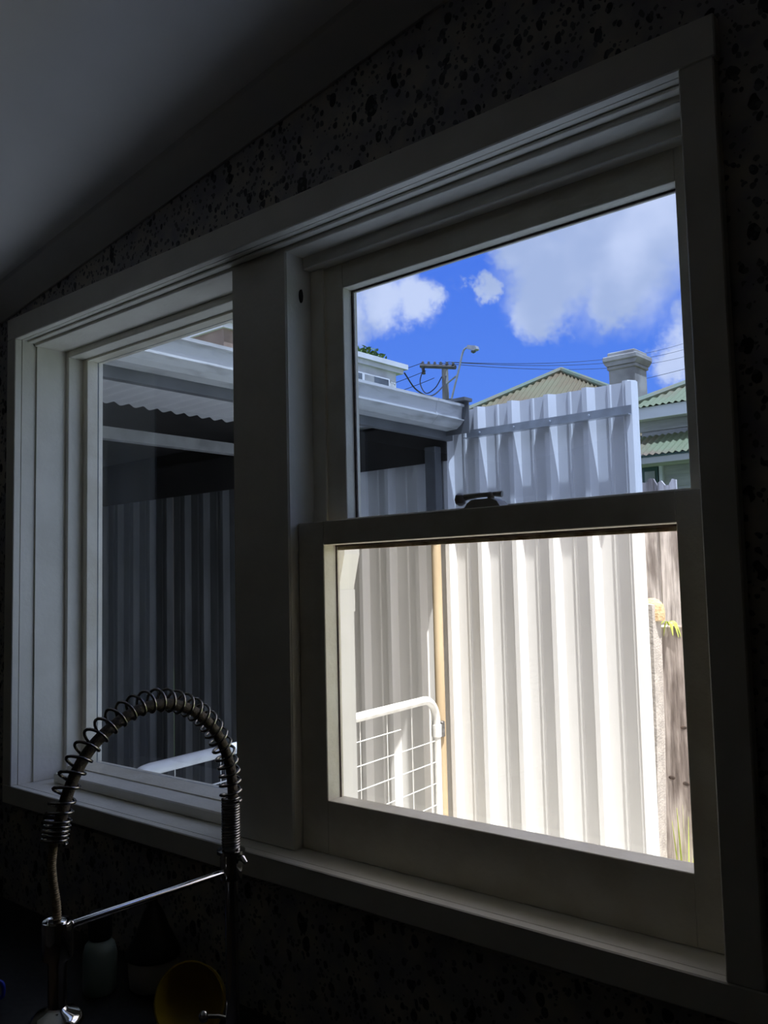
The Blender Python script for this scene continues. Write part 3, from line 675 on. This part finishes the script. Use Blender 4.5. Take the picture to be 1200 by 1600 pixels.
m_ = MB().prism([(-1.66, GZ), (-1.578, GZ), (-1.590, 0.5), (-1.572, 1.0), (-1.566, 1.545), (-1.66, 1.56)], 'y', 2.47, 2.56).build('post_shaft', 'post_concrete', sp_)
MB().lathe([(0.050, 0), (0.052, 0.03), (0.047, 0.055), (0.030, 0.072), (0.012, 0.078)], (-1.598, 2.535, 1.475), 14, Matrix.Diagonal((1.15, 0.9, 1.25, 1))).build('broken_top', 'sandstone', sp_, True, 60)
def weed(name, loc, n, h, label, droop, rs, spread=1.0):
    r_ = random.Random(rs); o = thing(name, loc, label, 'weed')
    for k in range(n):
        a = r_.uniform(0, 6.28); ll = h * r_.uniform(0.6, 1.1); out = ll * r_.uniform(0.25, 0.6) * spread
        base = Vector(loc); d = Vector((math.cos(a), math.sin(a) * 0.5, 0)); m_ = MB(); vs_ = []
        sd_ = Vector((-d.y, d.x, 0)).normalized() if d.length else Vector((1, 0, 0))
        for q in range(6):
            t = q / 5; p = base + d * out * t + Vector((0, 0, ll * (t - droop * t * t * 1.6)))
            wd_ = 0.0042 * math.sin(math.pi * min(0.98, 0.15 + 0.85 * t)) + 0.0006
            vs_ += [p + sd_ * wd_ + Vector((wd_, 0, 0)), p - sd_ * wd_ - Vector((wd_, 0, 0)), p + Vector((0, -0.0015, 0.001))]
        fs_ = []
        for q in range(5):
            i = 3 * q; j = i + 3
            fs_ += [(i, j, j + 2, i + 2), (i + 2, j + 2, j + 1, i + 1), (i + 1, j + 1, j, i)]
        m_.add(vs_, fs_).build('blade', 'weed_green', o)
weed('grass_tuft', (-1.545, 2.590, 1.452), 10, 0.115, 'yellow-green tuft growing on top of the sleeper', 0.9, 3)
weed('grass_stalks', (-1.512, 2.560, GZ), 9, 0.86, 'tall green grass stalks at the foot of the sleeper', 0.12, 5, 0.13)

# ================================================================== far background
# ---- white two-storey building
wb = thing('white_building', (-18, 13.4, GZ), 'white flat-roofed building standing behind the carport', 'building')
bx0, bx1, by0, by1 = -22.0, -14.14, 10.45, 16.15
B('brick_wall', 'tan_brick', wb, bx0, bx1 + 0.002, by0, 13.2, GZ, 7.10)
B('brick_wall', 'white_brick', wb, bx0, bx1, 13.2, by1, GZ, 7.10)
B('frieze', 'eave_white', wb, bx0, -14.07, 10.38, 16.38, 7.09, 7.215)
B('fascia', 'eave_white', wb, bx0, -14.0, 10.27, 16.50, 7.215, 7.345)
for (y0, y1) in ((13.4, 14.84), (14.84, 15.86)):
    wn = B('window', 'eave_white', wb, bx1 - 0.05, bx1 + 0.03, y0, y1, 6.20, 6.89)
    B('pane', 'far_glass', wn, bx1 + 0.02, bx1 + 0.035, y0 + 0.05, y1 - 0.05, 6.25, 6.85)
    B('curtain', 'curtain_grey', wn, bx1 + 0.034, bx1 + 0.037, y0 + 0.05, y0 + 0.4, 6.25, 6.85)
for r in range(10):         # courses of painted brick on the visible end of the wall
    for k in range(3):
        y0 = 15.87 + k * 0.1 + (0.05 if r % 2 else 0)
        if y0 + 0.09 < by1: B('brick', 'white_brick', wb, bx1, bx1 + 0.012, y0, y0 + 0.09, 6.0 + r * 0.088, 6.0 + r * 0.088 + 0.076)
# ---- trees behind it
def tree(loc, crown_z, rad, n, label, rs):
    r_ = random.Random(rs); o = thing('tree', (loc[0], loc[1], GZ), label, 'tree')
    MB().tube([(loc[0], loc[1], GZ), (loc[0] + .2, loc[1], crown_z * .6), (loc[0], loc[1], crown_z)], [0.35, 0.25, 0.08], 8).build('trunk', 'pole_timber', o, True)
    for k in range(5):
        a = k * 1.25
        MB().tube([(loc[0] + .1, loc[1], crown_z * .8), (loc[0] + rad * .6 * math.cos(a), loc[1] + rad * .6 * math.sin(a), crown_z + rad * .25)], [0.1, 0.03], 6).build('branch', 'pole_timber', o)
    m_ = MB()
    for k in range(n):
        d = Vector((r_.gauss(0, 1), r_.gauss(0, 1), r_.gauss(0, 1))).normalized() * rad * r_.uniform(0.45, 1.0)
        p = Vector((loc[0], loc[1], crown_z)) + Vector((d.x, d.y, d.z * 0.75)); s = r_.uniform(0.12, 0.26)
        u = Vector((r_.gauss(0, 1), r_.gauss(0, 1), r_.gauss(0, 1))).normalized(); v = u.cross(Vector((0.3, 0.5, 0.8))).normalized()
        m_.add([p - u * s, p + v * s * .5, p + u * s, p - v * s * .5], [(0, 1, 2, 3)])
    f_ = m_.build('foliage', 'leaf_green', o); f_['kind'] = 'stuff'
tree((-36.2, 40.0), 15.6, 1.5, 900, 'leafy tree top showing above the white building', 11)
tree((-34.9, 44.0), 12.9, 1.0, 400, 'small green tree top just beyond the building corner', 12)

# ---- utility pole with street lamp
up = thing('utility_pole', (-18.26, 24.0, GZ), 'grey timber power pole with crossarm and street lamp', 'utility pole')
MB().tube([(-18.26, 24, GZ), (-18.26, 24, 5), (-18.26, 24, 9.45)], [0.17, 0.14, 0.115], 14).build('pole', 'pole_timber', up, True, 60)
ca = MB().tube([(-19.12, 23.7, 9.52), (-17.64, 23.78, 9.22)], 0.085, 6).build('crossarm', 'pole_hardware', up)
for k in range(6):
    t = k / 5; xx = -19.06 + 1.36 * t; zz = 9.51 - 0.275 * t
    MB().lathe([(0.05, 0), (0.06, 0.04), (0.04, 0.06), (0.05, 0.09), (0.02, 0.12)], (xx, 23.74, zz + 0.06), 8).build('insulator', 'pole_hardware', ca, True)
MB().tube([(-19.0, 23.72, 9.2), (-19.05, 23.72, 9.48)], 0.06, 8).build('bracket', 'pole_hardware', ca)
lampc = catmull([(-18.20, 23.9, 7.35), (-17.93, 23.9, 8.15), (-17.56, 23.9, 9.20), (-17.42, 23.9, 9.65), (-17.30, 23.9, 9.84), (-17.08, 23.9, 9.88)], 6)
lb = MB().tube(lampc, 0.035, 8).build('lamp_bracket', 'lamp_grey', up, True)
MB().tube([(-18.2, 23.95, 8.72), (-17.66, 23.9, 8.95)], 0.03, 6).build('lamp_strut', 'lamp_grey', lb)
lh = MB().prism([(-17.15, 9.80), (-16.85, 9.68), (-16.74, 9.72), (-16.78, 9.84), (-17.12, 9.93)], 'y', 23.80, 24.0).build('lamp_head', 'lamp_grey', lb)
MB().lathe([(0.02, -0.09), (0.09, -0.05), (0.10, 0.0)], (-16.93, 23.9, 9.70), 10).build('lamp_lens', 'far_glass', lh, True)
def wire(a, b, sag, rad, label, grp='overhead power lines'):
    a, b = Vector(a), Vector(b); pts = [a.lerp(b, k / 20) - Vector((0, 0, sag * 4 * (k / 20) * (1 - k / 20))) for k in range(21)]
    tag(MB().tube(pts, rad, 5).build('power_line', 'cable_black', None, True), label, 'cable', grp)
wire((-17.78, 23.75, 9.42), (-24.2, 70, 21.6), 0.9, 0.012, 'topmost thin wire running right from the pole crossarm')
wire((-18.05, 23.75, 9.48), (-24.2, 70, 21.0), 0.9, 0.012, 'second thin wire running right just under the topmost')
wire((-18.35, 23.75, 9.50), (-24.2, 70, 20.3), 0.9, 0.012, 'lowest of the three wires running right from the crossarm')
wire((-19.05, 23.7, 9.62), (-27.5, 24, 10.2), 0.35, 0.012, 'upper wire running left from the crossarm end')
wire((-18.9, 23.7, 9.3), (-27.5, 24, 9.4), 0.35, 0.012, 'middle wire running left from the pole')
wire((-18.6, 23.8, 9.0), (-27.5, 24, 8.8), 0.3, 0.012, 'lower wire running left from the pole')
wire((-18.2, 24.0, 7.9), (-12.0, 34, 10.3), 0.3, 0.010, 'faint low wire passing behind the rusty roof')
sv = catmull([(-14.05, 16.4, 7.12), (-14.6, 17.6, 6.95), (-15.9, 20.0, 7.35), (-17.2, 22.4, 8.25), (-18.15, 23.9, 9.0)], 6)
tag(MB().tube(sv, 0.022, 6).build('service_cable', 'cable_black', None, True), 'thick black cable drooping from the white building to the pole', 'cable')
sv = catmull([(-18.95, 23.65, 9.42), (-19.1, 23.6, 8.9), (-18.85, 23.6, 8.45), (-18.5, 23.7, 8.6), (-18.3, 23.85, 9.0)], 6)
tag(MB().tube(sv, 0.02, 6).build('jumper_cable', 'cable_black', None, True), 'black cable loop hanging below the crossarm', 'cable')

# ---- corrugated hip roof over a neighbouring house
def hip_face(a, b, apex, pitch, amp, name, material, parent):
    # a, b eave corners, apex; corrugations run up the slope
    a, b, c = Vector(a), Vector(b), Vector(apex); e = (b - a); Lh = e.length; e.normalize()
    f = (c - a).dot(e); foot = a + e * f; up_ = (c - foot); H = up_.length; up_.normalize(); nrm = e.cross(up_).normalized()
    n = int(Lh / pitch * 6); vs_ = []; fs_ = []
    for i in range(n + 1):
        s = Lh * i / n; hmax = H * (s / f if s < f else (Lh - s) / (Lh - f)); dz = amp * math.sin(2 * math.pi * s / pitch)
        p = a + e * s
        vs_ += [p + nrm * dz, p + up_ * max(hmax, 0) + nrm * dz, p + nrm * (dz - 0.004), p + up_ * max(hmax, 0) + nrm * (dz - 0.004)]
    for i in range(n):
        i0, j = 4 * i, 4 * i + 4
        fs_ += [(i0, j, j + 1, i0 + 1), (i0 + 2, i0 + 3, j + 3, j + 2), (i0, i0 + 2, j + 2, j)]
    return MB().add(vs_, fs_).build(name, material, parent, True, 80)
hh_ = thing('hip_roof_house', (-8.2, 14.0, GZ), 'neighbouring house with a rusty corrugated pyramid roof', 'house')
ap = Vector((-8.183, 14.0, 5.722)); half = 3.2; drop = 1.95
rot = math.radians(12)
cor = []
for sx, sy in ((-1, -1), (1, -1), (1, 1), (-1, 1)):
    x_, y_ = sx * half, sy * half
    cor.append(Vector((ap.x + x_ * math.cos(rot) - y_ * math.sin(rot), ap.y + x_ * math.sin(rot) + y_ * math.cos(rot), ap.z - drop)))
for i in range(4):
    hip_face(cor[i], cor[(i + 1) % 4], ap, 0.10, 0.016, 'roof_face', 'roof_rust' if i != 1 else 'roof_rust', hh_)
    MB().tube([cor[i] + Vector((0, 0, 0.03)), ap + Vector((0, 0, 0.03))], 0.055, 8).build('ridge_cap', 'ridge_cap', hh_, True)
wl = MB(); ins = [ap.lerp(q, 0.9) for q in cor]
wl.add([(q.x, q.y, GZ) for q in ins] + [(q.x, q.y, ap.z - drop + 0.15) for q in ins], [(0, 1, 5, 4), (1, 2, 6, 5), (2, 3, 7, 6), (3, 0, 4, 7)])
wl.build('house_wall', 'weatherboard', hh_)

# ---- weatherboard house on the right with chimney and awning
wh = thing('weatherboard_house', (-3.0, 12.5, GZ), 'old weatherboard house with green corrugated roof at the right', 'house')
HX0, HX1, HY0, HY1 = -4.86, 1.2, 10.0, 15.5
B('wall_core', 'weatherboard', wh, HX0 + 0.02, HX1, HY0 + 0.03, HY1, GZ, 3.95)
zz = 1.6
bd = None
while zz < 3.62:
    m_ = MB().prism([(HY0 + 0.03, zz), (HY0 + 0.002, zz), (HY0 + 0.022, zz + 0.158), (HY0 + 0.03, zz + 0.158)], 'x', HX0, HX1)
    m_.build('weatherboard', 'weatherboard', wh); zz += 0.155
B('frieze_board', 'weatherboard', wh, HX0 - 0.02, HX1, HY0 - 0.02, HY0 + 0.028, 3.60, 3.74, 0.005)
B('eave_lining', 'eave_white', wh, HX0 - 0.12, HX1, HY0 - 0.28, HY0 + 0.03, 3.74, 3.78)
B('fascia', 'eave_white', wh, HX0 - 0.14, HX1, HY0 - 0.30, HY0 - 0.27, 3.72, 3.88, 0.004)
# main roof: the hip face towards us and the one at the end
e0, e1 = Vector((HX0 - 0.16, HY0 - 0.34, 3.885)), Vector((HX1 + 0.2, HY0 - 0.34, 3.885))
f0 = Vector((HX0 - 0.16, HY1 + 0.34, 3.885)); hw = (f0.y - e0.y) / 2
rk0 = Vector((e0.x + hw, e0.y + hw, 3.885 + hw * 0.50))
hip_face(e0, Vector((e0.x + 2 * hw, e0.y, e0.z)), rk0, 0.085, 0.012, 'roof_face', 'roof_green', wh)
hip_face(f0, e0, rk0, 0.085, 0.012, 'roof_face', 'roof_green', wh)
MB().tube([e0 + Vector((0, 0, .02)), rk0 + Vector((0, 0, .02))], 0.05, 8).build('ridge_cap', 'ridge_cap', wh, True)
B('roof_core', 'dark_lining', wh, HX0, HX1, HY0 + 0.1, HY1, 3.80, 3.90)
# awning roof below
def slope_corr(x0, x1, ya, za, yb, zb, pitch, amp, name, material, parent):
    n = int((x1 - x0) / pitch * 6); vs_ = []; fs_ = []; d = Vector((0, yb - ya, zb - za)).normalized(); nn = Vector((0, -d.z, d.y))
    for i in range(n + 1):
        x_ = x0 + (x1 - x0) * i / n; dz = amp * math.sin(2 * math.pi * x_ / pitch)
        for (y_, z_) in ((ya, za), (yb, zb)):
            p = Vector((x_, y_, z_)) + nn * dz; vs_ += [p, p - nn * 0.003]
    for i in range(n):
        a, b = 4 * i, 4 * i + 4
        fs_ += [(a, b, b + 2, a + 2), (a + 1, a + 3, b + 3, b + 1), (a, a + 1, b + 1, b)]
    return MB().add(vs_, fs_).build(name, material, parent, True, 80)
for k in range(4):
    slope_corr(HX0 - 0.04 + k * 0.765, HX0 - 0.04 + k * 0.765 + 0.77, 9.35, 3.20, 10.0, 3.54, 0.085, 0.012, 'awning_sheet', 'roof_green', wh)
B('awning_fascia', 'weatherboard', wh, HX0 - 0.04, HX0 + 3.0, 9.38, 9.40, 3.09, 3.18)
B('awning_edge', 'trim_green', wh, HX0 - 0.04, HX0 + 3.0, 9.37, 9.40, 3.17, 3.195)
B('awning_lining', 'weatherboard', wh, HX0 - 0.02, HX0 + 3.0, 9.41, 10.0, 3.12, 3.14)
dr = B('green_window', 'trim_green', wh, -4.86, -4.64, 9.965, 10.02, 1.6, 3.12, 0.004)
B('pane', 'curtain_grey', dr, -4.82, -4.68, 9.955, 9.966, 1.65, 3.06)
B('corner_board', 'eave_white', wh, -4.625, -4.58, 9.965, 10.02, 1.6, 3.12)
ch = B('chimney_stack', 'chimney_render', wh, -6.235, -5.79, 12.0, 12.45, 2.6, 5.07)
B('chimney_neck', 'chimney_render', ch, -6.26, -5.76, 11.975, 12.475, 5.04, 5.10, 0.01)
B('chimney_cornice', 'chimney_render', ch, -6.31, -5.71, 11.925, 12.525, 5.17, 5.26, 0.015)
MB().prism([(-6.26, 5.10), (-5.76, 5.10), (-5.71, 5.17), (-6.31, 5.17)], 'y', 11.95, 12.50).build('chimney_cove', 'chimney_render', ch)
B('chimney_cap', 'chimney_render', ch, -6.25, -5.77, 11.985, 12.465, 5.26, 5.33, 0.015)
B('chimney_base', 'chimney_render', wh, -6.30, -5.74, 11.94, 12.50, GZ, 2.62)
